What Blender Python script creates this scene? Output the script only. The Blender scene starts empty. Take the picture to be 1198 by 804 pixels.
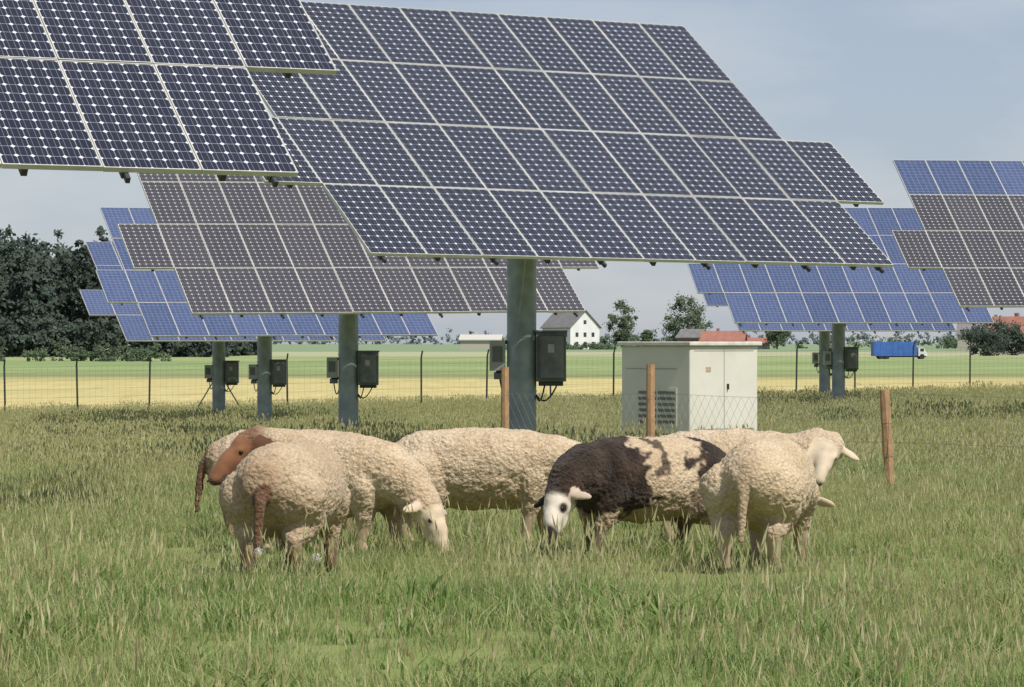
import bpy, bmesh, math, random
import numpy as np
from mathutils import Vector, Matrix, noise
random.seed(7)
scene=bpy.context.scene
scene.view_settings.view_transform='Standard'
scene.view_settings.look='None'
scene.view_settings.exposure=0
R=math.radians

# ---------------------------------------------------------------- terrain
TY=[-200,0,12,21.5,46,70,95,107,125,138,160,200,300,400,600,1000,2000,4000,9000]
TZ=[-1.0,-1.1,-1.2,-1.33,-1.65,-1.95,-2.15,-2.17,-2.3,-2.33,-2.6,-2.85,-2.9,-2.8,-2.4,-1.6,-.6,0,0]
def sstep(a,b,x):
    t=min(1,max(0,(x-a)/(b-a))); return t*t*(3-2*t)
def gz(x,y):
    z=0
    for d in (-.06,-.03,0,.03,.06):
        z+=float(np.interp(y*(1+d),TY,TZ))
    z/=5
    k=sstep(35,95,y)*(1-sstep(150,280,y))
    return z+0.022*k*max(-60,min(60,x))

# ---------------------------------------------------------------- material helpers
def new_mat(name):
    m=bpy.data.materials.new(name); m.use_nodes=True
    nt=m.node_tree
    return m,nt,nt.nodes['Principled BSDF']
def N(nt,t,**kw):
    n=nt.nodes.new(t)
    for k,v in kw.items(): setattr(n,k,v)
    return n
def L(nt,a,b): nt.links.new(a,b)
def math_n(nt,op,a,b=None,clamp=False):
    n=nt.nodes.new('ShaderNodeMath'); n.operation=op; n.use_clamp=clamp
    for i,v in enumerate((a,b)):
        if v is None: continue
        if isinstance(v,(int,float)): n.inputs[i].default_value=v
        else: nt.links.new(v,n.inputs[i])
    return n.outputs[0]
def mixc(nt,f,a,b,bt='MIX'):
    n=nt.nodes.new('ShaderNodeMix'); n.data_type='RGBA'; n.blend_type=bt
    for s,v in ((n.inputs[0],f),(n.inputs[6],a),(n.inputs[7],b)):
        if isinstance(v,(int,float)): s.default_value=v
        elif isinstance(v,tuple): s.default_value=(*v[:3],1)
        else: nt.links.new(v,s)
    return n.outputs[2]
def noise_n(nt,scale,detail=4,vec=None,rough=.55):
    n=nt.nodes.new('ShaderNodeTexNoise'); n.inputs['Scale'].default_value=scale
    n.inputs['Detail'].default_value=detail; n.inputs['Roughness'].default_value=rough
    if vec is not None: nt.links.new(vec,n.inputs['Vector'])
    return n.outputs['Fac']
def pos_n(nt): return nt.nodes.new('ShaderNodeNewGeometry').outputs['Position']
def ramp(nt,f,stops):
    n=nt.nodes.new('ShaderNodeMapRange'); n.clamp=True
    n.inputs[1].default_value=stops[0]; n.inputs[2].default_value=stops[1]
    nt.links.new(f,n.inputs[0]); return n.outputs[0]
def simple(name,col,col2=None,scale=6,rough=.7,metal=0,bump=0,bscale=40):
    m,nt,b=new_mat(name)
    tc=nt.nodes.new('ShaderNodeTexCoord').outputs['Object']
    col2=col2 or tuple(c*.75 for c in col)
    f=ramp(nt,noise_n(nt,scale,6,tc),(.35,.65))
    L(nt,mixc(nt,f,col,col2),b.inputs['Base Color'])
    b.inputs['Roughness'].default_value=rough; b.inputs['Metallic'].default_value=metal
    if bump:
        bn=nt.nodes.new('ShaderNodeBump'); bn.inputs['Strength'].default_value=bump; bn.inputs['Distance'].default_value=.01
        L(nt,noise_n(nt,bscale,4,tc),bn.inputs['Height']); L(nt,bn.outputs[0],b.inputs['Normal'])
    return m

# ---------------------------------------------------------------- mesh builder
class MB:
    def __init__(s): s.v=[];s.f=[];s.m=[];s.uv=[]
    def add(s,verts,faces,mi=0,uvs=None):
        o=len(s.v); s.v+= [tuple(map(float,p)) for p in verts]
        for k,f in enumerate(faces):
            s.f.append(tuple(o+i for i in f)); s.m.append(mi)
            s.uv.append(uvs[k] if uvs else [(0,0)]*len(f))
    def box(s,c,size,M=None,mi=0):
        hx,hy,hz=[q/2 for q in size]
        P=[Vector((x,y,z)) for x in(-hx,hx) for y in(-hy,hy) for z in(-hz,hz)]
        P=[(M@p if M is not None else p)+Vector(c) for p in P]
        s.add(P,[(0,1,3,2),(4,6,7,5),(0,4,5,1),(2,3,7,6),(0,2,6,4),(1,5,7,3)],mi)
    def cyl(s,p0,p1,r0,r1=None,n=12,mi=0,cap=True):
        r1=r0 if r1 is None else r1
        p0=Vector(p0);p1=Vector(p1);d=(p1-p0).normalized()
        a=d.orthogonal().normalized();b=d.cross(a)
        P=[p0+(a*math.cos(t)+b*math.sin(t))*r0 for t in [2*math.pi*k/n for k in range(n)]]
        P+=[p1+(a*math.cos(t)+b*math.sin(t))*r1 for t in [2*math.pi*k/n for k in range(n)]]
        F=[(k,(k+1)%n,n+(k+1)%n,n+k) for k in range(n)]
        if cap: F+=[tuple(range(n-1,-1,-1)),tuple(range(n,2*n))]
        s.add(P,F,mi)
    def obj(s,name,mats,parent=None,loc=(0,0,0),smooth=False,uv=False,bevel=0):
        me=bpy.data.meshes.new(name); me.from_pydata(s.v,[],s.f)
        for m in mats: me.materials.append(m)
        me.polygons.foreach_set('material_index',s.m)
        if uv:
            l=me.uv_layers.new(name='UVMap'); l.data.foreach_set('uv',[c for f in s.uv for p in f for c in p])
        if smooth: me.polygons.foreach_set('use_smooth',[True]*len(me.polygons))
        me.update()
        o=bpy.data.objects.new(name,me); o.location=loc; scene.collection.objects.link(o)
        if parent: o.parent=parent
        if bevel:
            b=o.modifiers.new('bevel','BEVEL'); b.width=bevel; b.segments=2; b.limit_method='ANGLE'
        if smooth:
            try: me.set_sharp_from_angle(angle=R(35))
            except Exception: pass
        return o
def empty(name,loc,rot=0):
    e=bpy.data.objects.new(name,None); e.location=loc; e.rotation_euler=(0,0,rot); e.empty_display_size=.3
    scene.collection.objects.link(e); return e

# ---------------------------------------------------------------- world, sun, camera
SUN_AZ=R(138); SUN_EL=R(53)
w=bpy.data.worlds.new('World'); scene.world=w; w.use_nodes=True
nt=w.node_tree; bg=nt.nodes['Background']
sky=N(nt,'ShaderNodeTexSky',sky_type='NISHITA'); sky.sun_disc=False
sky.sun_elevation=SUN_EL; sky.sun_rotation=SUN_AZ; sky.air_density=1.0; sky.dust_density=.6; sky.ozone_density=1.5; sky.altitude=400
tc=N(nt,'ShaderNodeTexCoord')
mp=N(nt,'ShaderNodeMapping'); mp.inputs['Scale'].default_value=(1,1,3.2); mp.inputs['Location'].default_value=(.3,.0,.15); L(nt,tc.outputs['Generated'],mp.inputs[0])
cl=ramp(nt,noise_n(nt,11,6,mp.outputs[0],.5),(.42,.66))
haze=mixc(nt,cl,(4.7,5.4,6.8),(6.4,6.7,7.5))
L(nt,mixc(nt,.68,sky.outputs[0],haze),bg.inputs['Color'])
bg.inputs['Strength'].default_value=0.091
sd=bpy.data.lights.new('sun','SUN'); sd.energy=5.0; sd.angle=R(.53); sd.color=(1,.95,.87)
so=bpy.data.objects.new('sun',sd); scene.collection.objects.link(so)
sdir=Vector((math.sin(SUN_AZ)*math.cos(SUN_EL),math.cos(SUN_AZ)*math.cos(SUN_EL),math.sin(SUN_EL)))
so.rotation_euler=sdir.to_track_quat('Z','Y').to_euler(); so.location=(20,-30,40)
cd=bpy.data.cameras.new('camera'); cd.sensor_width=36; cd.lens=36*4000/1198; cd.clip_end=20000; cd.clip_start=.1
cam=bpy.data.objects.new('camera',cd); cam.rotation_euler=(R(90),0,0); scene.collection.objects.link(cam); scene.camera=cam

# ---------------------------------------------------------------- ground
m,nt,b=new_mat('field_ground')
pos=pos_n(nt); sx=N(nt,'ShaderNodeSeparateXYZ'); L(nt,pos,sx.inputs[0])
Y=sx.outputs[1]
mpn=N(nt,'ShaderNodeMapping'); mpn.inputs['Scale'].default_value=(.35,1,1); L(nt,pos,mpn.inputs[0])
mps=N(nt,'ShaderNodeMapping'); mps.inputs['Scale'].default_value=(1,.12,1); L(nt,pos,mps.inputs[0])
n1=noise_n(nt,.06,6,mpn.outputs[0]); n2=noise_n(nt,1.5,6,pos); n3=noise_n(nt,.012,4,mpn.outputs[0]); n4=noise_n(nt,.9,5,mps.outputs[0],.7)
Yw=math_n(nt,'ADD',Y,math_n(nt,'MULTIPLY',n1,14))
meadow=mixc(nt,n2,(.13,.17,.05),(.25,.27,.10))
gold=mixc(nt,ramp(nt,n1,(.42,.66)),(.54,.45,.21),(.42,.39,.17))
gold=mixc(nt,ramp(nt,n4,(.35,.68)),gold,(.41,.35,.15))
green=mixc(nt,ramp(nt,n3,(.4,.6)),(.21,.28,.115),(.30,.33,.15))
green=mixc(nt,math_n(nt,'MULTIPLY',ramp(nt,n4,(.4,.7)),.5),green,(.17,.22,.09))
c=mixc(nt,ramp(nt,Yw,(134,144)),meadow,gold)
c=mixc(nt,math_n(nt,'MULTIPLY',ramp(nt,Yw,(275,310)),.8),c,(.14,.18,.08))
c=mixc(nt,ramp(nt,Yw,(322,345)),c,green)
c=mixc(nt,ramp(nt,Yw,(620,650)),c,(.34,.35,.21))
c=mixc(nt,ramp(nt,Yw,(800,830)),c,(.20,.26,.15))
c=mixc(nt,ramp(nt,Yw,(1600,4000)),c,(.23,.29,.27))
L(nt,c,b.inputs['Base Color']); b.inputs['Roughness'].default_value=.95; b.inputs['Specular IOR Level'].default_value=.1
bn=N(nt,'ShaderNodeBump'); bn.inputs['Distance'].default_value=.15; bn.inputs['Strength'].default_value=.6
L(nt,n2,bn.inputs['Height']); L(nt,bn.outputs[0],b.inputs['Normal'])
ys=np.concatenate([np.arange(-200,0,20),np.arange(0,60,1.5),np.arange(60,300,5),np.arange(300,1000,25),np.geomspace(1000,9000,20)])
xs=np.concatenate([-np.geomspace(60,3500,10)[::-1],np.linspace(-55,55,23),np.geomspace(60,3500,10)])
V=[(x,y,gz(x,y)) for y in ys for x in xs]; nx=len(xs)
F=[(i*nx+j,i*nx+j+1,(i+1)*nx+j+1,(i+1)*nx+j) for i in range(len(ys)-1) for j in range(nx-1)]
g=MB(); g.add(V,F); g.obj('ground',[m],smooth=True)

# ---------------------------------------------------------------- grass (instanced)
def grass_mat(name,c1,c2,c3):
    m,nt,b=new_mat(name)
    at=N(nt,'ShaderNodeAttribute',attribute_name='tint')
    s=N(nt,'ShaderNodeSeparateXYZ'); L(nt,at.outputs['Vector'],s.inputs[0])
    pos=pos_n(nt)
    n=ramp(nt,noise_n(nt,.8,4,pos),(.40,.60))
    n2=ramp(nt,noise_n(nt,.35,5,pos),(.44,.62))
    sp=N(nt,'ShaderNodeSeparateXYZ');L(nt,pos,sp.inputs[0]);far=ramp(nt,sp.outputs[1],(18,60))
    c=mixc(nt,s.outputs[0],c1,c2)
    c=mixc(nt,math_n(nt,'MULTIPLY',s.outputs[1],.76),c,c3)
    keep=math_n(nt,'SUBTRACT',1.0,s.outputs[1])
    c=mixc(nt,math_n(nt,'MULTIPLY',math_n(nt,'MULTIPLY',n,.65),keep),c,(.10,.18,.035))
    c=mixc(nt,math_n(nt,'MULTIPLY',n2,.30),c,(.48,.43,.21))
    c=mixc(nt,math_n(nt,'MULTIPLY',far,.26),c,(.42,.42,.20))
    L(nt,c,b.inputs['Base Color']); b.inputs['Roughness'].default_value=.55; b.inputs['Specular IOR Level'].default_value=.3
    tr=N(nt,'ShaderNodeBsdfTranslucent'); L(nt,c,tr.inputs[0])
    mx=N(nt,'ShaderNodeMixShader'); mx.inputs[0].default_value=.38
    L(nt,b.outputs[0],mx.inputs[1]); L(nt,tr.outputs[0],mx.inputs[2])
    L(nt,mx.outputs[0],nt.nodes['Material Output'].inputs[0])
    return m
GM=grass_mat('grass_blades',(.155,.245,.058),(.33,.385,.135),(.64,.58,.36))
def tuft(name,n,rad,h0,h1,nst,hs0,hs1,wid,seed,dark=0):
    rr=random.Random(seed); V=[];F=[];T=[]
    def blade(x,y,h,w,lean,az,tint):
        o=len(V); wa=az+math.pi/2+rr.uniform(-.6,.6)
        wx,wy=math.cos(wa)*w/2,math.sin(wa)*w/2
        for k,t in enumerate((0,.5,1)):
            d=lean*h*t*t; z=h*t*(1-.25*lean*t)
            cx,cy=x+math.cos(az)*d,y+math.sin(az)*d
            tt=(tint[0],tint[1]*(.2+.8*t),0)
            if k<2:
                ww=(1,.8)[k]
                V.append((cx-wx*ww,cy-wy*ww,z));V.append((cx+wx*ww,cy+wy*ww,z));T.extend([tt,tt])
            else: V.append((cx,cy,z));T.append(tt)
        F.extend([(o,o+1,o+3,o+2),(o+2,o+3,o+4)])
    for _ in range(n):
        a=rr.uniform(0,6.28);q=rad*math.sqrt(rr.random())
        blade(q*math.cos(a),q*math.sin(a),rr.uniform(h0,h1),wid*rr.uniform(.6,1.3),rr.uniform(.1,1.1),rr.uniform(0,6.28),(rr.random()*(1-dark),(1-dark)*rr.random()**2.4))
    for _ in range(nst):
        a=rr.uniform(0,6.28);q=rad*math.sqrt(rr.random());az=rr.uniform(0,6.28);h=rr.uniform(hs0,hs1);ln=rr.uniform(.08,.4)
        x,y=q*math.cos(a),q*math.sin(a)
        blade(x,y,h,wid*.4,ln,az,(.7,.6))
        tx,ty,tz=x+math.cos(az)*ln*h,y+math.sin(az)*ln*h,h*(1-.25*ln)
        for kk in range(3):
            b0=kk*1.05;o=len(V);ww=wid*.8;dx,dy=math.cos(b0)*ww,math.sin(b0)*ww
            for p in ((tx-math.cos(az)*.01,ty-math.sin(az)*.01,tz-.035),(tx+dx,ty+dy,tz-.01),(tx+.01,ty,tz+.03),(tx-dx,ty-dy,tz-.01)):
                V.append(p);T.append((.9,1,0))
            F.append((o,o+1,o+2,o+3))
    me=bpy.data.meshes.new(name);me.from_pydata(V,[],F);me.materials.append(GM)
    at=me.attributes.new('tint','FLOAT_VECTOR','POINT');at.data.foreach_set('vector',[c for t in T for c in t])
    return bpy.data.objects.new(name,me)
def coll(name,objs):
    c=bpy.data.collections.new(name)
    for o in objs:c.objects.link(o)
    return c
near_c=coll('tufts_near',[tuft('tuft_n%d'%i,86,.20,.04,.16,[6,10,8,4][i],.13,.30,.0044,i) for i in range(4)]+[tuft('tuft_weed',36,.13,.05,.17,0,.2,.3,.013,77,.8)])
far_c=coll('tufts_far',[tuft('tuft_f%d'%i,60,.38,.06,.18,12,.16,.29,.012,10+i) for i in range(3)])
def scatter(name,pts,scl,col):
    me=bpy.data.meshes.new(name);me.from_pydata(pts,[],[])
    a=me.attributes.new('gscale','FLOAT','POINT');a.data.foreach_set('value',scl)
    o=bpy.data.objects.new(name,me);scene.collection.objects.link(o)
    ng=bpy.data.node_groups.new(name+'_gn','GeometryNodeTree')
    ng.interface.new_socket('Geometry',in_out='INPUT',socket_type='NodeSocketGeometry')
    ng.interface.new_socket('Geometry',in_out='OUTPUT',socket_type='NodeSocketGeometry')
    gi=ng.nodes.new('NodeGroupInput');go=ng.nodes.new('NodeGroupOutput')
    ci=ng.nodes.new('GeometryNodeCollectionInfo');ci.inputs['Collection'].default_value=col
    ci.inputs['Separate Children'].default_value=True;ci.inputs['Reset Children'].default_value=True
    ip=ng.nodes.new('GeometryNodeInstanceOnPoints');ip.inputs['Pick Instance'].default_value=True
    rv=ng.nodes.new('FunctionNodeRandomValue');rv.data_type='FLOAT_VECTOR'
    rv.inputs[0].default_value=(-.08,-.08,0);rv.inputs[1].default_value=(.08,.08,6.283)
    na=ng.nodes.new('GeometryNodeInputNamedAttribute');na.data_type='FLOAT';na.inputs['Name'].default_value='gscale'
    ng.links.new(gi.outputs[0],ip.inputs['Points']);ng.links.new(ci.outputs[0],ip.inputs['Instance'])
    ng.links.new(rv.outputs[0],ip.inputs['Rotation']);ng.links.new(na.outputs[0],ip.inputs['Scale'])
    ng.links.new(ip.outputs[0],go.inputs[0])
    md=o.modifiers.new('gn','NODES');md.node_group=ng
    return o
def field_pts(y0,y1,dens,margin):
    P=[];S=[]
    area=(y1-y0)*(2*margin+.31*(y0+y1)/2)
    n=int(area*dens)
    while len(P)<n:
        y=random.uniform(y0,y1);hw=margin+.155*y
        if random.random()>hw/(margin+.155*y1):continue
        x=random.uniform(-hw,hw)
        k=noise.noise(Vector((x*.7,y*.35,0)))+.5*noise.noise(Vector((x*2.3,y*1.4,5)))
        gr=.82 if (17.5<y<24.5 and abs(x)<2.6) else 1.0
        P.append((x,y,gz(x,y)-.01));S.append(gr*max(.35,1.0+.7*k)*random.uniform(.65,1.3))
    return P,S
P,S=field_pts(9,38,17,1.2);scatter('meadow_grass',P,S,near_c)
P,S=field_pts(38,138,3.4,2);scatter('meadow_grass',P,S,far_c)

# ---------------------------------------------------------------- solar trackers
def panel_mat(name,cell,cell2,back,mono,rough=.2,lw=.022,cw=.17):
    m,nt,b=new_mat(name)
    uv=N(nt,'ShaderNodeUVMap'); s=N(nt,'ShaderNodeSeparateXYZ'); L(nt,uv.outputs[0],s.inputs[0])
    fu=math_n(nt,'FRACT',s.outputs[0]);fv=math_n(nt,'FRACT',s.outputs[1])
    a=math_n(nt,'ABSOLUTE',math_n(nt,'SUBTRACT',fu,.5));bb=math_n(nt,'ABSOLUTE',math_n(nt,'SUBTRACT',fv,.5))
    line=math_n(nt,'GREATER_THAN',math_n(nt,'MAXIMUM',a,bb),.5-lw)
    corner=math_n(nt,'GREATER_THAN',math_n(nt,'ADD',a,bb),1-cw) if mono else 0.0
    bus=math_n(nt,'LESS_THAN',math_n(nt,'ABSOLUTE',math_n(nt,'SUBTRACT',a,.2)),.012)
    fl=N(nt,'ShaderNodeVectorMath',operation='FLOOR');L(nt,uv.outputs[0],fl.inputs[0])
    wn=N(nt,'ShaderNodeTexWhiteNoise');L(nt,fl.outputs[0],wn.inputs[0])
    at=N(nt,'ShaderNodeAttribute',attribute_name='pv')
    f=math_n(nt,'ADD',math_n(nt,'MULTIPLY',wn.outputs[0],.35),math_n(nt,'MULTIPLY',at.outputs['Fac'],.65))
    c=mixc(nt,f,cell,cell2)
    c=mixc(nt,math_n(nt,'MULTIPLY',bus,.3),c,back)
    c=mixc(nt,math_n(nt,'MULTIPLY',line,.4 if mono else .6),c,back)
    if mono: c=mixc(nt,corner,c,back)
    L(nt,c,b.inputs['Base Color']);b.inputs['Roughness'].default_value=rough
    b.inputs['IOR'].default_value=1.45
    return m
PM_MONO=panel_mat('solar_cells_mono',(.009,.011,.024),(.017,.019,.036),(.60,.62,.66),True)
PM_BROWN=panel_mat('solar_cells_grey',(.034,.031,.036),(.050,.046,.052),(.48,.48,.50),True)
PM_BLUE=panel_mat('solar_cells_poly',(.030,.05,.12),(.06,.085,.18),(.40,.44,.53),False)
MAT_FRAME=simple('panel_frame_aluminium',(.60,.59,.54),(.50,.49,.44),rough=.45,metal=.2)
MAT_GALV=simple('galvanised_steel',(.34,.38,.39),(.21,.245,.265),scale=2.8,rough=.5,metal=.45,bump=.15)
MAT_DARK=simple('dark_steel',(.06,.065,.07),rough=.6,metal=.3)
MAT_BOX=simple('inverter_grey',(.17,.18,.18),(.11,.12,.12),rough=.5)
MAT_BOX2=simple('inverter_light',(.42,.43,.42),(.33,.34,.33),rough=.5)
MAT_BLACK=simple('black_rubber',(.02,.02,.02),rough=.6)
PW,PH=.82,1.60
def tracker(cx,cy,cz,th,ph,ro,mat,mat_hi=None,pr=.205,rows=4,hi_i=9,pdx=0):
    th,ph,ro=R(th),R(ph),R(ro)
    r=Vector((math.cos(th),math.sin(th),0));c=Vector((-math.sin(th)*math.cos(ph),math.cos(th)*math.cos(ph),math.sin(ph)))
    r2=r*math.cos(ro)+c*math.sin(ro);c2=c*math.cos(ro)-r*math.sin(ro);n=r2.cross(c2)
    C=Vector((cx,cy,cz)); px,py=(C-n*.45).x+pdx,(C-n*.45).y
    base=Vector((px,py,gz(px,py)))
    e=empty('solar_tracker',base)
    M=Matrix((r2,c2,n)).transposed(); off=C-base
    T=lambda x,y,z:off+r2*x+c2*y+n*z
    g=MB();fr=MB();rk=MB();pv=[]
    for i in range(rows):
        j0,j1=(-1,11) if i==1 else (0,10)
        for j in range(j0,j1):
            x0,x1=(j-5)*PW+.004,(j-4)*PW-.004;y0,y1=(i-2)*PH+.006,(i-1)*PH-.006
            dz=random.uniform(-.005,.005)
            fw=.011
            tl=[random.uniform(-.003,.003) for _ in range(2)]
            P=[T(x0+fw,y0+fw,-.005+dz),T(x1-fw,y0+fw,-.005+dz+tl[0]),T(x1-fw,y1-fw,-.005+dz+tl[0]+tl[1]),T(x0+fw,y1-fw,-.005+dz+tl[1])]
            g.add(P,[(0,1,2,3)],1 if (mat_hi and i>=hi_i) else 0,[[(0,0),(6,0),(6,12),(0,12)]])
            P=[T(x0+fw,y0+fw,-.016+dz),T(x1-fw,y0+fw,-.016+dz),T(x1-fw,y1-fw,-.016+dz),T(x0+fw,y1-fw,-.016+dz)]
            fr.add(P,[(3,2,1,0)],0)
            for (a,b_,sx_,sy_) in (((x0+x1)/2,y0+fw/2,x1-x0,fw),((x0+x1)/2,y1-fw/2,x1-x0,fw),(x0+fw/2,(y0+y1)/2,fw,y1-y0-2*fw-.002),(x1-fw/2,(y0+y1)/2,fw,y1-y0-2*fw-.002)):
                fr.box(T(a,b_,-.020+dz),(sx_,sy_,.044),M)
            pv.append(random.random())
    hx=5*PW
    for j in range(11):
        x=(j-5)*PW+ (.2 if j<10 else -.2)
        rk.box(T(x,0,-.085),(.05,rows*PH-.06,.07),M,1)
        if j%2==0: rk.box(T(x,-2*PH-.02,-.075),(.035,.09,.05),M,1)
    for x in (-5.5*PW,5.5*PW): rk.box(T(x,-.5*PH,-.085),(.05,PH-.1,.07),M,1)
    for y in (-2.1,-.75,.75,2.1): rk.box(T(0,y,-.18),(2*hx-.6 if y!=-.75 else 2*hx+1.2,.08,.12),M,0)
    for x in (-1.9,1.9): rk.box(T(x,0,-.31),(.14,5.0,.14),M,0)
    rk.cyl(T(-2.2,0,-.46),T(2.2,0,-.46),.11,mi=0)
    o=g.obj('panels',[mat]+([mat_hi] if mat_hi else []),e,uv=True)
    at=o.data.attributes.new('pv','FLOAT','FACE');at.data.foreach_set('value',pv)
    fr.obj('panel_frames',[MAT_FRAME],e);rk.obj('support_rack',[MAT_GALV,MAT_DARK],e)
    p=MB();top=(C-n*.45).z-base.z
    p.cyl((0,0,-.4),(0,0,top-.1),pr,n=28);p.cyl((0,0,top-.25),(0,0,top+.05),pr*1.25,n=28)
    p.cyl((0,0,-.05),(0,0,.05),pr*1.6,n=28)
    for k in range(8):
        a=k*math.pi/4;p.cyl((pr*1.4*math.cos(a),pr*1.4*math.sin(a),.03),(pr*1.4*math.cos(a),pr*1.4*math.sin(a),.09),.025,n=6)
    p.cyl((0,0,1.75),(0,0,1.79),pr+.008,n=28)
    p.obj('pole',[MAT_GALV],e,smooth=True)
    b=MB();zb=1.48
    b.box((pr+.20,.05,zb),(.42,.36,.68));b.box((pr+.20,.05,zb+.355),(.46,.40,.03));b.box((pr+.20,.05,zb-.37),(.34,.30,.06),None,1)
    b.cyl((pr+.20,-.08,zb-.29),(pr+.20,-.08,zb+.29),.19,n=28,mi=0)
    b.box((pr+.20,-.274,zb+.12),(.09,.012,.12),None,2)
    b.obj('inverter_box',[MAT_BOX,MAT_DARK,MAT_BOX2],e,bevel=.02)
    b=MB();b.box((-pr-.13,.1,zb+.02),(.22,.30,.42),None,0);b.box((-pr-.13,-.055,zb+.04),(.14,.012,.22),None,1)
    b.box((-pr-.10,.1,zb-.26),(.16,.2,.1),None,1)
    b.obj('junction_box',[MAT_BOX2,MAT_BOX],e,bevel=.012)
    b=MB()
    for (x,y,z0) in ((pr+.12,-.05,zb-.36),(pr+.3,0,zb-.36),(-pr-.1,.05,zb-.28)):
        prev=None
        for k in range(9):
            t=k/8;q=(x*(1-t)+ (pr*.99 if x>0 else -pr*.99)*t,y-.08*math.sin(math.pi*t),z0-.22*math.sin(math.pi*t*.8)-.04*t)
            if prev:b.cyl(prev,q,.012,n=6)
            prev=q
    b.box((0,0.02,zb+.2),(2*pr+.3,.05,.05));b.box((0,.02,zb-.2),(2*pr+.3,.05,.05))
    b.obj('cables_and_brackets',[MAT_BLACK],e)
    return e
tracker(-6.50,28.32,3.30,24.26,36.40,-0.55,PM_MONO)
tracker(0.41,47.17,2.96,31.54,35.45,-0.60,PM_MONO,pdx=-.14)
tracker(-3.28,70.10,2.44,19.61,34.66,0.92,PM_BROWN)
tracker(-6.83,95.43,2.04,21.24,34.59,0.41,PM_BLUE)
tracker(-8.69,106.91,1.66,19.84,29.37,0.03,PM_BLUE,pdx=-.42)
tracker(10.24,106.49,2.49,10.85,35.45,0.15,PM_BLUE)
tracker(13.76,81.22,2.67,10.17,34.45,0.30,PM_BROWN,PM_BLUE,hi_i=3)  # blue top row paints in the sky reflected by these grey panels
tracker(11.6,126,2.3,12,35,0,PM_BLUE)

# ---------------------------------------------------------------- transformer cabinet
MAT_CAB=simple('cabinet_beige',(.62,.60,.53),(.56,.54,.47),scale=1.5,rough=.6)
MAT_CABD=simple('cabinet_seam',(.36,.35,.31),rough=.7)
MAT_CABV=simple('cabinet_louvre',(.16,.155,.14),rough=.7)
cx,cy=3.08,59.3
e=empty('transformer_cabinet',(cx,cy,gz(cx,cy)),R(-46))
b=MB();b.box((0,0,1.0),(1.62,1.72,1.50));b.obj('housing',[MAT_CAB],e,bevel=.02)
b=MB();b.box((0,0,1.79),(1.74,1.84,.07));b.obj('roof_lid',[simple('lid_grey',(.64,.62,.57),rough=.7)],e,bevel=.015)
b=MB();b.box((0,0,.1),(1.4,1.5,.32));b.obj('plinth',[MAT_BLACK],e)
b=MB()
vy=-.864
b.box((.05,vy,.70),(.92,.012,.66),None,0)
for xx in (-.18,.28):
    for k in range(6): b.box((xx,vy-.012,.45+k*.10),(.40,.02,.05),None,4)
b.box((-.1,vy,1.36),(1.2,.006,.012),None,1)
b.box((.8135,0,1.0),(.006,.010,1.40),None,1)
for z in (.33,1.67): b.box((.8135,0,z),(.006,1.5,.010),None,1)
b.box((.83,.08,1.05),(.03,.025,.10),None,2)
b.box((.8145,-.40,1.35),(.006,.12,.08),None,3)
b.obj('vent_and_doors',[MAT_CAB,MAT_CABD,MAT_BLACK,simple('warning_plate',(.50,.40,.28),rough=.5),MAT_CABV],e)

# ---------------------------------------------------------------- sheep
def sheep_mat():
    m,nt,b=new_mat('sheep_fleece')
    col=N(nt,'ShaderNodeAttribute',attribute_name='col');wl=N(nt,'ShaderNodeAttribute',attribute_name='wool')
    tc=N(nt,'ShaderNodeTexCoord').outputs['Object']
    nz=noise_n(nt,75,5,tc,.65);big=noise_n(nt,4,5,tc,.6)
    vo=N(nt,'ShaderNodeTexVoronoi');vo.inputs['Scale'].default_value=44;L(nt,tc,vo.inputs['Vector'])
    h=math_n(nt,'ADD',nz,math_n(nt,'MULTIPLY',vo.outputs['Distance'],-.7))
    k=math_n(nt,'ADD',math_n(nt,'MULTIPLY',ramp(nt,h,(-.1,.6)),.42),.74)  # fleece colour darkened in its crevices, part painted shade, part staining
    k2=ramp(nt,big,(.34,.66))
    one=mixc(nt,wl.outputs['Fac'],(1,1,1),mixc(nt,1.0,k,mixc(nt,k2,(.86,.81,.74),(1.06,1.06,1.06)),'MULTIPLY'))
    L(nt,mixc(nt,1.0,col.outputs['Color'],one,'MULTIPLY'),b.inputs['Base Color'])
    b.inputs['Roughness'].default_value=.95;b.inputs['Specular IOR Level'].default_value=.1
    b.inputs['Sheen Weight'].default_value=.12
    bn=N(nt,'ShaderNodeBump');bn.inputs['Distance'].default_value=.017
    L(nt,math_n(nt,'ADD',math_n(nt,'MULTIPLY',wl.outputs['Fac'],.75),.08),bn.inputs['Strength'])
    L(nt,h,bn.inputs['Height']);L(nt,bn.outputs[0],b.inputs['Normal'])
    return m
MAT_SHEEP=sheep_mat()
MAT_EYE=simple('sheep_eye',(.02,.012,.008),rough=.15)
ICO=bmesh.new();bmesh.ops.create_icosphere(ICO,subdivisions=3,radius=1)
ICV=np.array([v.co[:] for v in ICO.verts]);ICF=[tuple(v.index for v in f.verts) for f in ICO.faces]
KX=[-.52,-.46,-.38,-.25,-.08,.10,.25,.36,.46]
KZ=[.575,.568,.558,.540,.528,.528,.535,.545,.56]
KY=[.135,.185,.222,.250,.268,.262,.245,.215,.160]
KR=[.150,.200,.240,.268,.282,.282,.272,.245,.195]
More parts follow.
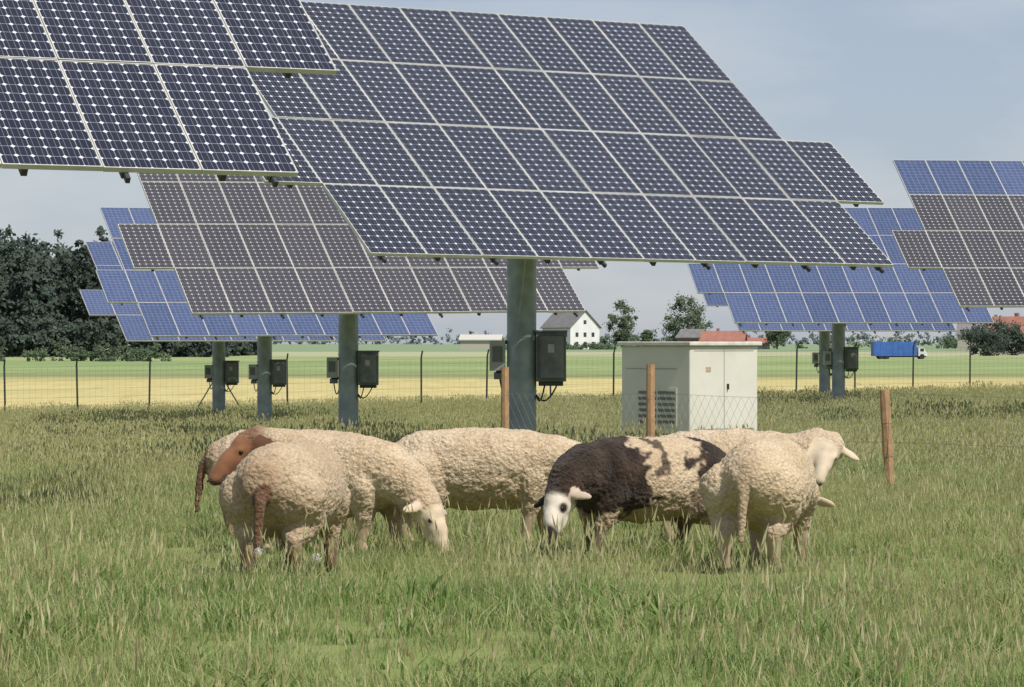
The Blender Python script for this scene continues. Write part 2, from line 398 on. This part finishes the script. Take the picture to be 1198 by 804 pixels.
def sheep(x,y,yaw,sc,poll,nose,scheme,tail=((-.60,0,.60),(-.645,0,.52),(-.655,.01,.28)),up=None,legs=(0,0,0,0),seed=0,fat=1.0,hs=1.18,twist=0):
    poll=Vector(poll);f=Vector(nose).normalized()
    u0=Vector(up) if up else Vector((.5,0,1))
    u=(u0-f*u0.dot(f)).normalized();s=u.cross(f).normalized()
    VV=[];FF=[];cnt=0
    def ell(c,rad,ax=None):
        nonlocal cnt
        P=ICV*np.array(rad)
        if ax is not None: P=P@np.array([a[:] for a in ax])
        P=P+np.array(c[:] if hasattr(c,'x') else c)
        VV.append(P);FF.extend([tuple(i+cnt for i in q) for q in ICF]);cnt+=len(P)
    def chain(pts,n=7):
        for (p,r),(q,t) in zip(pts,pts[1:]):
            p,q=Vector(p),Vector(q)
            for k in range(n+1):
                a=k/n;ell(p.lerp(q,a),(r+(t-r)*a,)*3)
    bend=twist
    for X in np.linspace(-.50,.46,22):
        ry=np.interp(X,KX,KY);rz=np.interp(X,KX,KR);Z=np.interp(X,KX,KZ)
        ell((X,bend*X*X,Z),(.15,ry*fat,rz))
    for k,sd in ((0,1),(1,-1)):
        d=legs[k];yy=sd*.125
        chain([((.34,yy,.46),.12),((.36+d*.4,yy,.30),.068),((.365+d*.6,yy,.24),.052),((.36+d,yy,.09),.034),((.385+d,yy,.035),.038),((.40+d,yy,.018),.034)])
    for k,sd in ((2,1),(3,-1)):
        d=legs[k];yy=sd*.135
        chain([((-.38,yy,.50),.175),((-.30+d*.2,yy,.37),.13),((-.40+d*.5,yy,.30),.085),((-.475+d*.6,yy,.255),.05),((-.455+d,yy,.09),.035),((-.43+d,yy,.035),.038),((-.415+d,yy,.018),.034)])
    nb=Vector((.42,0,.57));pe=poll-f*.04-u*.02;mid=nb.lerp(pe,.5)+Vector((.03,0,.03))
    chain([(nb,.205),(mid,.160),(pe,.112)],10)
    ax=(f,s,u);H=hs
    ell(poll+f*.02*H,(.10*H,.078*H,.085*H),ax);ell(poll+(f*.11+u*.008)*H,(.11*H,.056*H,.060*H),ax);ell(poll+(f*.19-u*.002)*H,(.085*H,.042*H,.050*H),ax)
    ell(poll+(f*.245-u*.012)*H,(.045*H,.038*H,.040*H),ax);ell(poll+(f*.10-u*.04)*H,(.10*H,.044*H,.045*H),ax)
    for sg in (1,-1): ell(poll+(f*.075+s*sg*.045+u*.035)*H,(.035*H,.022*H,.02*H),ax)
    ears=[]
    for sg in (1,-1):
        ed=(s*sg*.92-u*.30+f*.12).normalized();a0=poll+(s*sg*.062-f*.015+u*.018)*H
        wdir=(f-ed*f.dot(ed)).normalized();th_=ed.cross(wdir)
        ell(a0+ed*.065*H,(.082*H,.032*H,.0145*H),(ed,wdir,th_));ell(a0+ed*.015,(.04*H,.026*H,.022*H),(ed,wdir,th_))
        ears.append((a0,a0+ed*.16*H))
    tl=[Vector(t) for t in tail]
    chain([(tl[0],.042),(tl[1],.034),(tl[2],.020)],8)
    P=np.concatenate(VV)
    me=bpy.data.meshes.new('tmp');me.from_pydata(P.tolist(),[],FF)
    o=bpy.data.objects.new('tmp',me);scene.collection.objects.link(o)
    rm=o.modifiers.new('r','REMESH');rm.mode='VOXEL';rm.voxel_size=.0115;rm.use_smooth_shade=True
    sm=o.modifiers.new('s','SMOOTH');sm.factor=.5;sm.iterations=7
    dg=bpy.context.evaluated_depsgraph_get();dg.update()
    me2=bpy.data.meshes.new_from_object(o.evaluated_get(dg));bpy.data.objects.remove(o)
    nv=len(me2.vertices);co=np.empty(nv*3);me2.vertices.foreach_get('co',co);co=co.reshape(-1,3)
    no=np.empty(nv*3);me2.vertices.foreach_get('normal',no);no=no.reshape(-1,3)
    pl=np.array(poll[:]);fa=np.array(f[:]);ua=np.array(u[:])
    t=(co-pl)@fa/H;perp=np.linalg.norm(co-pl-np.outer(t*H,fa),axis=1)
    face=np.clip((t-.0)/.03,0,1)*(perp<.14)*(t<.36)
    def segd(a,b):
        a=np.array(a[:]);b=np.array(b[:]);d=b-a;q=np.clip(((co-a)@d)/(d@d),0,1)
        return np.linalg.norm(co-a-np.outer(q,d),axis=1),q
    ear=np.zeros(nv);earid=np.zeros(nv)
    for kk,(a,b_) in enumerate(ears):
        dd,q=segd(a,b_);m_=(dd<.05)&(q>.10);ear[m_]=1;earid[m_]=1 if kk==0 else -1
    tailm=np.zeros(nv)
    for a,b_ in zip(tl,tl[1:]):
        dd,q=segd(a,b_);tailm[(dd<.055)&(co[:,0]<-.60)]=1
    legm=np.clip((.25-co[:,2])/.06,0,1)*(1-face)*(1-ear)*(co[:,0]<.56)*(1-tailm)
    wool=np.clip(1-face-ear-legm,0,1)
    disp=np.zeros(nv);sv=Vector((seed*3.1,seed*1.7,0))
    for i in range(nv):
        if wool[i]<=0: continue
        p=Vector(co[i])
        low_=1+.6*max(0,.5-co[i][2])*2
        a=noise.noise(p*3.5+sv)*.020+noise.noise(p*12+sv)*.011*low_+(abs(noise.noise(p*33+sv))-.25)*-.016*low_+noise.noise(p*70+sv)*.005
        disp[i]=a*wool[i]*(.4 if tailm[i] else 1)
    co2=co+no*disp[:,None]
    me2.vertices.foreach_set('co',co2.ravel())
    cw=np.array(scheme.get('wool',(.66,.55,.40)));cf_=np.array(scheme.get('face',(.54,.44,.32)));cl=np.array(scheme.get('leg',(.38,.28,.19)));ct=np.array(scheme.get('tail',(.46,.35,.23)));ce=np.array(scheme.get('ear',tuple(cf_)))
    col=np.tile(cw,(nv,1))
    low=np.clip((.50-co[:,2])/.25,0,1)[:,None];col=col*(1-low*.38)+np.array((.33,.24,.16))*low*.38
    rump=np.clip((-.48-co[:,0])/.13,0,1)[:,None]*scheme.get('dirt',.25);col=col*(1-rump)+np.array((.34,.225,.14))*rump
    if 'spots' in scheme:
        for i in range(nv):
            p=Vector(co[i]);n_=noise.noise(p*4.2+Vector((1.7,4.3,.4)))*.18+noise.noise(p*12)*.07+noise.noise(p*30)*.03
            k=scheme['spots'](co[i],n_)
            v=max(0,min(1,.35+.7*noise.noise(p*9)))
            col[i]=col[i]*(1-k)+(np.array((.028,.019,.015))*(1-v)+np.array((.085,.058,.042))*v)*k
    col=col*(1-legm[:,None])+cl*legm[:,None]
    hf=np.clip((.05-co[:,2])/.01,0,1)[:,None];col=col*(1-hf)+np.array((.05,.04,.03))*hf
    col=col*(1-tailm[:,None])+ct*tailm[:,None]
    nf=scheme.get('neckfade')
    if nf:
        dn=np.linalg.norm(co-pl,axis=1);k=(np.clip((nf-dn)/.06,0,1)*.85)[:,None];col=col*(1-k)+cf_*k
    fv_=np.array([1+.25*noise.noise(Vector(q)*16) for q in co])[:,None]
    col=col*(1-face[:,None])+cf_*fv_*face[:,None]
    sa=np.array(s[:]);side=np.abs((co-pl)@sa)/H;uu=((co-pl)@ua)/H
    if 'patch' in scheme:
        k=(face*np.clip((t-.19+uu*.3)/.03,0,1))[:,None];col=col*(1-k)+np.array(scheme['patch'])*k
        de=np.sqrt((t-.08)**2+(side-.055)**2+(uu-.02)**2);k=(face*np.clip((.036-de)/.012,0,1))[:,None];col=col*(1-k)+np.array(scheme['patch'])*k
    nosek=(face*np.clip((t-.262)/.02,0,1))[:,None]*.6;col=col*(1-nosek)+np.array((.16,.10,.08))*nosek
    mouth=(face*(t>.215)*(np.abs(uu+.024)<.006))[:,None]*.7;col=col*(1-mouth)+np.array((.08,.05,.04))*mouth
    for i in np.nonzero(ear)[0]:
        cc=ce
        if 'ear_l' in scheme and earid[i]>0: cc=np.array(scheme['ear_l'])
        if 'ear_r' in scheme and earid[i]<0: cc=np.array(scheme['ear_r'])
        col[i]=cc
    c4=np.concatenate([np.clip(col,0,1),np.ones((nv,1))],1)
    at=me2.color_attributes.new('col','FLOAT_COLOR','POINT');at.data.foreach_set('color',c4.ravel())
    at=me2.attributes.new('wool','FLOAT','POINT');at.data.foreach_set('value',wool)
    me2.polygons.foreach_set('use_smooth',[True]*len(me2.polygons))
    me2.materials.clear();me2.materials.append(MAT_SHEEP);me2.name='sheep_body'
    e=empty('sheep',(x,y,gz(x,y)),R(yaw));e.scale=(sc*.98,sc,sc*.95)
    bo=bpy.data.objects.new('body',me2);scene.collection.objects.link(bo);bo.parent=e
    eb=MB()
    for sg in (1,-1):
        c_=poll+(f*.085+s*sg*.055+u*.026)*H
        eb.add([c_+Vector(p)*.0155 for p in ICV],ICF)
        c_=poll+(f*.283+s*sg*.018-u*.002)*H
        eb.add([c_+Vector(p)*.007 for p in ICV],ICF)
    eb.obj('eyes_and_nostrils',[MAT_EYE],e,smooth=True)
    return e
BR=(.20,.092,.048)
sheep(-1.50,23.7,7,1.0,(.74,0,.38),(.45,0,-.9),{'wool':(.58,.46,.315),'tail':(.19,.105,.065),'leg':(.24,.155,.10),'dirt':.6},tail=((-.60,0,.62),(-.66,0,.54),(-.70,.01,.22)),seed=1)
sheep(-1.20,18.75,78,.97,(.60,.42,.77),(-.55,.55,-.58),{'wool':(.56,.435,.295),'face':BR,'ear':(.13,.06,.033),'tail':(.19,.105,.065),'leg':(.16,.09,.057),'dirt':.6,'neckfade':.17},tail=((-.60,0,.56),(-.645,.01,.48),(-.66,.03,.17)),seed=2,up=(0,.1,1),twist=.1,hs=1.22)
sheep(-1.16,21.6,-26,.98,(.78,-.08,.32),(.42,-.15,-.75),{'wool':(.63,.50,.345),'face':(.55,.44,.32)},seed=3,legs=(.08,-.05,0,.05))
sheep(-.20,22.7,-4,1.02,(.74,-.02,.46),(.50,-.1,-.85),{'wool':(.62,.495,.345)},seed=4,legs=(.05,-.06,.04,-.04))
def spots(p,n):
    x_,y_,z_=p
    a=sstep(-.01,.02,min(x_+n-.13,z_-.34-n*.6));a=max(a,sstep(-.01,.02,x_+n-.42))
    b=sstep(-.01,.02,min(-.27-x_-n*1.2,z_-.44-n))
    c=sstep(-.01,.02,min(.05-abs(x_+.02+n*1.6),z_-.62-n*1.5))*.85
    d=sstep(-.01,.02,min(.08-abs(x_+.28+n),.45-z_-n))*.6
    return max(a,b,c,d)
sheep(.82,21.0,213,.97,(.72,.08,.42),(.40,.26,-.66),{'wool':(.62,.49,.34),'face':(.62,.55,.46),'patch':(.025,.018,.015),'ear_l':(.48,.38,.30),'ear_r':(.015,.012,.01),'leg':(.12,.085,.06),'tail':(.05,.035,.025),'spots':spots},seed=5,legs=(.12,-.03,-.05,.08))
sheep(1.50,22.9,-3,1.0,(.62,-.06,.68),(-.20,-.62,-.62),{'wool':(.62,.50,.355),'face':(.56,.46,.34)},seed=6,up=(.25,-.3,1))
sheep(1.46,19.7,74,.99,(.74,-.05,.38),(.45,0,-.88),{'wool':(.64,.51,.35),'tail':(.52,.40,.27),'dirt':.2},seed=7,tail=((-.60,0,.58),(-.63,0,.5),(-.635,.01,.22)),twist=-.1,legs=(.0,.08,-.06,.06))

# ---------------------------------------------------------------- stakes, netting, fence
MAT_WOOD=simple('stake_wood',(.42,.25,.13),(.28,.17,.09),scale=9,rough=.85,bump=.4)
MAT_WIRE=simple('fence_wire',(.32,.33,.33),rough=.5,metal=.5)
STK=[(-.09,44.0,1.32,0,0),(1.63,40.2,1.33,0,0),(3.80,34.2,1.03,-.075,0),(6.9,30.0,1.1,.03,0)]
for (x,y,h,lx,ly) in STK:
    b=MB();z=gz(x,y)
    n=8;rr=random.Random(int(x*10)+50)
    for k in range(4):
        t0,t1=k/4,(k+1)/4
        b.cyl((lx*t0,0,-.3+(h+.3)*t0),(lx*t1,0,-.3+(h+.3)*t1),.052*rr.uniform(.94,1.06),.050,n=n)
    b.obj('wooden_stake',[MAT_WOOD],loc=(x,y,z))
b=MB()
for (x0,y0,h0,_,_),(x1,y1,h1,_,_) in zip(STK,STK[1:]):
    A=Vector((x0,y0-.06,gz(x0,y0)+.02));B=Vector((x1,y1-.06,gz(x1,y1)+.02));d=B-A;ln=d.length;cell=.10;nn=int(ln/cell);H_=.98
    nz=10;sg=Vector((0,-.04,0))
    def pt(i,k): 
        t=i/nn;return A+d*t+Vector((0,0,H_*k/nz))+sg*math.sin(t*9+k*.3)+Vector((0,0,-.05*math.sin(math.pi*t)*k/nz))
    def seg(p,q,w_=.0012):
        v=(q-p).normalized();pp=v.cross(Vector((0,1,0))).normalized()*w_;b.add([p-pp,q-pp,q+pp,p+pp],[(0,1,2,3)])
    for k in range(nz):
        for i in range(nn):
            if (i+k)%2==0: seg(pt(i,k),pt(i+1,k+1))
            else: seg(pt(i,k+1),pt(i+1,k))
    for k in (0,5,10):
        for i in range(0,nn): seg(pt(i,k),pt(i+1,k),.0016)
b.obj('wire_netting',[MAT_WIRE])
MAT_POST=simple('fence_post_green',(.03,.045,.035),rough=.6)
e=empty('perimeter_fence',(0,129,0))
b=MB();wv=MB();xp=-30.0;k=0;pp=[]
rr=random.Random(3)
while xp<34:
    yy=.457*xp;z=gz(xp,129+yy);pp.append(Vector((xp,yy,z)));lx=rr.uniform(-.05,.05)
    b.cyl((xp,yy,z-.2),(xp+lx,yy,z+1.85),.035,n=8);b.cyl((xp+lx,yy,z+1.85),(xp+lx+.05,yy-.22,z+2.1),.03,n=8)
    if k in (8,22):
        for s_ in (-1,1): b.cyl((xp,yy,z+1.5),(xp+s_*.85,yy+s_*.4,z),.025,n=8)
    xp+=2.42;k+=1
for p,q in zip(pp,pp[1:]):
    for h in (.1,.4,.7,1.0,1.3,1.6,1.8): wv.cyl(p+Vector((0,-.04,h)),q+Vector((0,-.04,h)),.004,n=4,cap=False)
    for i in range(12):
        t=i/12;c_=p.lerp(q,t)+Vector((0,-.04,0));wv.cyl(c_+Vector((0,0,.1)),c_+Vector((0,0,1.8)),.002,n=3,cap=False)
b.obj('posts',[MAT_POST],e);wv.obj('wires',[MAT_POST],e)

# ---------------------------------------------------------------- trees
def leaf_mat(name,c1,c2):
    m,nt,b=new_mat(name)
    at=N(nt,'ShaderNodeAttribute',attribute_name='tint');tc=N(nt,'ShaderNodeTexCoord').outputs['Object']
    c=mixc(nt,at.outputs['Fac'],c1,c2);c=mixc(nt,ramp(nt,noise_n(nt,.25,3,tc),(.4,.65)),c,tuple(q*.7 for q in c1))
    L(nt,c,b.inputs['Base Color']);b.inputs['Roughness'].default_value=.7
    tr=N(nt,'ShaderNodeBsdfTranslucent');L(nt,c,tr.inputs[0]);mx=N(nt,'ShaderNodeMixShader');mx.inputs[0].default_value=.25
    L(nt,b.outputs[0],mx.inputs[1]);L(nt,tr.outputs[0],mx.inputs[2]);L(nt,mx.outputs[0],nt.nodes['Material Output'].inputs[0])
    return m
LM_DARK=leaf_mat('forest_foliage',(.044,.068,.054),(.080,.112,.074))  # a little aerial haze mixed into the forest green
LM_GREEN=leaf_mat('tree_foliage',(.075,.115,.06),(.135,.18,.09))
LM_HAZE=leaf_mat('distant_foliage',(.13,.17,.17),(.19,.23,.21))  # pale bluish leaf colour with the aerial haze painted in
MAT_BARK=simple('bark',(.10,.08,.06),rough=.9)
def crown(V,F,T,c,rx,rz,nc,nl,ls,rr,conic=False):
    for _ in range(nc):
        while True:
            p=Vector((rr.uniform(-1,1),rr.uniform(-1,1),rr.uniform(-1,1)))
            if .25<p.length<1: break
        if conic:
            k=(1-(p.z+1)/2)*1.15+.06;p.x*=k;p.y*=k
        cc=Vector((c[0]+p.x*rx,c[1]+p.y*rx,c[2]+p.z*rz));cr=rr.uniform(.16,.34)*rx*(.7 if conic else 1);tn=rr.random()*.6
        for _ in range(nl):
            q=Vector((rr.gauss(0,.5),rr.gauss(0,.5),rr.gauss(0,.42)))*cr+cc
            a=Vector((rr.uniform(-1,1),rr.uniform(-1,1),rr.uniform(-1,1))).normalized();b_=a.orthogonal().normalized()
            s_=ls*rr.uniform(.5,1.2);o=len(V)
            V.extend([q-a*s_,q-b_*s_*.6,q+a*s_,q+b_*s_*.6]);F.append((o,o+1,o+2,o+3));T.append(min(1,tn+rr.random()*.4))
def foliage_obj(name,V,F,T,mat,loc=(0,0,0),parent=None):
    me=bpy.data.meshes.new(name);me.from_pydata([v[:] for v in V],[],F);me.materials.append(mat)
    at=me.attributes.new('tint','FLOAT','FACE');at.data.foreach_set('value',T)
    o=bpy.data.objects.new(name,me);o.location=loc;scene.collection.objects.link(o)
    if parent:o.parent=parent
    return o
def tree(name,x,y,h,w_,mat,seed,ls=.3,trunk=.2):
    rr=random.Random(seed);z=gz(x,y);e=empty(name,(x,y,z))
    b=MB();b.cyl((0,0,-.3),(0,0,h*.6),h*.028,h*.012,n=8)
    for k in range(7):
        a=rr.uniform(0,6.28);z0=h*rr.uniform(.22,.55);b.cyl((0,0,z0),(math.cos(a)*w_*.33,math.sin(a)*w_*.33,z0+h*.2),h*.01,h*.004,n=6)
    b.obj('trunk_and_limbs',[MAT_BARK],e)
    V,F,T=[],[],[]
    crown(V,F,T,(0,0,h*(trunk+1)/2),w_/2*.9,h*(1-trunk)/2*.92,60,70,ls,rr)
    foliage_obj('crown',V,F,T,mat,parent=e)
tree('broadleaf_tree',32.5,1000,15,9.5,LM_GREEN,1,.34,.03)
tree('broadleaf_tree',52.0,1010,16.5,15,LM_GREEN,12,.42,.03)
tree('broadleaf_tree',76,980,9,8,LM_GREEN,3,.3,.05)
tree('broadleaf_tree',89,640,7.0,9.5,LM_DARK,4,.28,.0)
tree('broadleaf_tree',96.5,660,6.5,8,LM_DARK,5,.28,.0)
tree('broadleaf_tree',41,1040,6,4,LM_GREEN,6,.25,.05)
V,F,T=[],[],[];rr=random.Random(5)
for k in range(360):
    x=rr.uniform(-150,-50);y=rr.uniform(612,660)+(0 if k%2 else 25)
    edge=sstep(-50,-76,x);h=(21.8+2.6*noise.noise(Vector((x*.09,3,0)))+rr.uniform(-1.8,1.8))*(.30+.70*edge)
    con=rr.random()<.35
    crown(V,F,T,(x,y,gz(x,y)+h*.5),rr.uniform(3.4,5.0)*(.8 if con else 1)*(.6+.4*edge),h*.52,18,30,.58,rr,con)
for k in range(110):
    x=rr.uniform(-150,-50);y=605+rr.uniform(-3,3);crown(V,F,T,(x,y,gz(x,y)+3),3.2,3.8,9,26,.5,rr)
foliage_obj('forest',V,F,T,LM_DARK)
V,F,T=[],[],[]
for k in range(20):
    x=rr.uniform(-80,-48);y=rr.uniform(495,510);s_=rr.uniform(.8,1.9);crown(V,F,T,(x,y,gz(x,y)+s_*.6),s_*1.3,s_,12,40,.22,rr)
foliage_obj('bushes',V,F,T,LM_GREEN)
V,F,T=[],[],[];x=-560
while x<620:
    x+=rr.uniform(3,8);hh=5+6*max(0,noise.noise(Vector((x*.012,2.2,0)))+.35)+rr.uniform(-1,1.5)
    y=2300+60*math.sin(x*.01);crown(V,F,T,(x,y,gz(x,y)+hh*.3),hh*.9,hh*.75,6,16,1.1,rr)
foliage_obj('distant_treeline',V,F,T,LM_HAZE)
V,F,T=[],[],[]
for k in range(90):
    x=rr.choice([rr.uniform(18,100),rr.uniform(100,175)]);y=1060+rr.uniform(-10,10);hh=rr.uniform(2,4.5)
    crown(V,F,T,(x,y,gz(x,y)+hh*.45),hh*.9,hh*.6,6,20,.45,rr)
for k in range(40):
    x=rr.uniform(-14,30);y=955+rr.uniform(-4,4);hh=rr.uniform(.8,2);crown(V,F,T,(x,y,gz(x,y)+hh*.4),hh*1.4,hh*.6,5,16,.35,rr)
foliage_obj('farm_hedge',V,F,T,LM_GREEN)

# ---------------------------------------------------------------- buildings
MW=simple('white_render',(.70,.69,.67),(.62,.61,.60),scale=.4,rough=.8)
MBR=simple('brown_boards',(.24,.15,.10),rough=.8);MRR=simple('red_tiles',(.32,.135,.095),(.25,.11,.08),scale=.8,rough=.8)
MGR=simple('grey_tiles',(.20,.19,.19),(.15,.14,.14),scale=.8,rough=.8);MWIN=simple('window_glass',(.05,.06,.07),rough=.2)
MBE=simple('beige_wall',(.46,.43,.36),rough=.8);MLR=simple('light_sheet_roof',(.55,.53,.48),rough=.6)
def house(name,x,y,yaw,Ln,Wd,Hw,Hr,wall,roof,win=True,ov=.5):
    e=empty(name,(x,y,gz(x,y)),R(yaw));hl,hw=Ln/2,Wd/2
    b=MB();b.add([(-hw,-hl,-.5),(hw,-hl,-.5),(hw,hl,-.5),(-hw,hl,-.5),(-hw,-hl,Hw),(hw,-hl,Hw),(hw,hl,Hw),(-hw,hl,Hw),(0,-hl,Hw+Hr),(0,hl,Hw+Hr)],
      [(0,1,5,8,4),(2,3,7,9,6),(1,2,6,5),(3,0,4,7)]);b.obj('walls',[wall],e)
    b=MB();k=Hr/hw;t=.25
    for sg in (1,-1):
        P=[(0,-hl-ov,Hw+Hr+.05),(0,hl+ov,Hw+Hr+.05),(sg*(hw+ov),hl+ov,Hw-k*ov+.05),(sg*(hw+ov),-hl-ov,Hw-k*ov+.05)]
        b.add(P+[(p[0],p[1],p[2]+t) for p in P],[(3,2,1,0),(4,5,6,7),(0,1,5,4),(1,2,6,5),(2,3,7,6),(3,0,4,7)])
    b.box((hw*.4,hl*.3,Hw+Hr),(.8,.8,2.0));b.obj('roof',[roof],e)
    if win:
        b=MB()
        for fl in range(int(Hw//2.6)):
            z=1.5+fl*2.7
            for xx in (-.55,0,.55): b.box((xx*hw,-hl-.02,z),(1.0,.08,1.25))
            for yy in (-.7,-.25,.25,.7): b.box((-hw-.02,yy*hl,z),(.08,1.0,1.25));b.box((hw+.02,yy*hl,z),(.08,1.0,1.25))
        b.box((0,-hl-.02,Hw+Hr*.3),(1.0,.08,1.1));b.obj('windows',[MWIN],e)
house('white_farmhouse',17.2,1000,35,14,10.5,6.4,4.8,MW,MGR)
house('farm_barn',61,985,82,12,9,2.4,2.6,MBR,MRR)
house('farm_barn',53,1000,60,7,7,3.4,2.2,MBR,MGR,False)
house('farm_barn',70,990,88,9,7,1.6,1.4,MBE,MRR,False)
house('storage_shed',-8.5,950,84,11,6,2.7,1.2,MBE,MLR,False)
house('storage_shed',7,1020,86,9,6,2.6,1.2,MBR,MGR,False)
house('farmhouse',103,690,60,12,8,4.4,3.0,MBE,MRR)
house('farm_barn',131,900,75,26,11,4.2,4.2,MBE,MGR,False)

# ---------------------------------------------------------------- vehicles
MBLUE=simple('blue_tarpaulin',(.04,.13,.42),(.03,.10,.34),scale=1,rough=.6);MWH=simple('white_paint',(.70,.70,.70),rough=.35)
x,y=62.6,550
e=empty('box_truck',(x,y,gz(x,y)-.02),R(4))
b=MB();b.box((-1.2,0,1.65),(7.0,2.4,2.3));
for k in range(8): b.box((-4.5+k*.95,-1.21,1.65),(.05,.03,2.2))
b.obj('cargo_body',[MBLUE],e,bevel=.04)
b=MB();P=[(2.6,.5),(4.1,.5),(4.1,1.05),(3.85,1.15),(3.5,1.85),(2.6,1.9)]
b.add([(p[0],-1.1,p[1]) for p in P]+[(p[0],1.1,p[1]) for p in P],[(0,1,2,3,4,5),(11,10,9,8,7,6)]+[(i,(i+1)%6+0,(i+1)%6+6,i+6)[::-1] for i in range(6)])
b.box((3.2,-1.11,1.48),(.6,.03,.45),None,1);b.box((0,0,.42),(8,1.0,.2),None,1)
b.obj('cab_and_chassis',[MWH,MAT_BLACK],e)
b=MB()
for wx in (-3.4,-2.5,3.2):
    for wy in (-1.0,1.0): b.cyl((wx,wy-.14,.42),(wx,wy+.14,.42),.42,n=18)
b.obj('wheels',[MAT_BLACK],e)

# ---------------------------------------------------------------- dandelion clocks
MPUFF=simple('seed_puff',(.62,.61,.56),rough=.9);MSTEM=simple('stem',(.25,.30,.12),rough=.7)
rr=random.Random(9)
def puff(b,c,r,n):
    c=Vector(c)
    for _ in range(n):
        d=Vector((rr.gauss(0,1),rr.gauss(0,1),rr.gauss(0,1))).normalized();a=d.orthogonal().normalized();q=d.cross(a)
        t=rr.uniform(0,6.28);a,q=a*math.cos(t)+q*math.sin(t),q*math.cos(t)-a*math.sin(t)
        p=c+d*r*rr.uniform(.85,1.05);s_=r*.13
        b.add([p-a*s_,p+a*s_,p+q*s_*1.5],[(0,1,2)])
        b.add([c,c+a*.0008,p],[(0,1,2)])
def dandelion(x,y,h,r,n=190):
    b=MB();b.cyl((0,0,0),(.01,0,h),.003,n=6,mi=1);puff(b,(.01,0,h),r,n);b.obj('dandelion',[MPUFF,MSTEM],loc=(x,y,gz(x,y)))
dandelion(-1.315,17.6,.20,.027);dandelion(-1.005,17.4,.18,.029)
for k in range(7):
    y=rr.uniform(15,30);dandelion(rr.uniform(-.15,.15)*y,y,rr.uniform(.17,.22),.011,60)
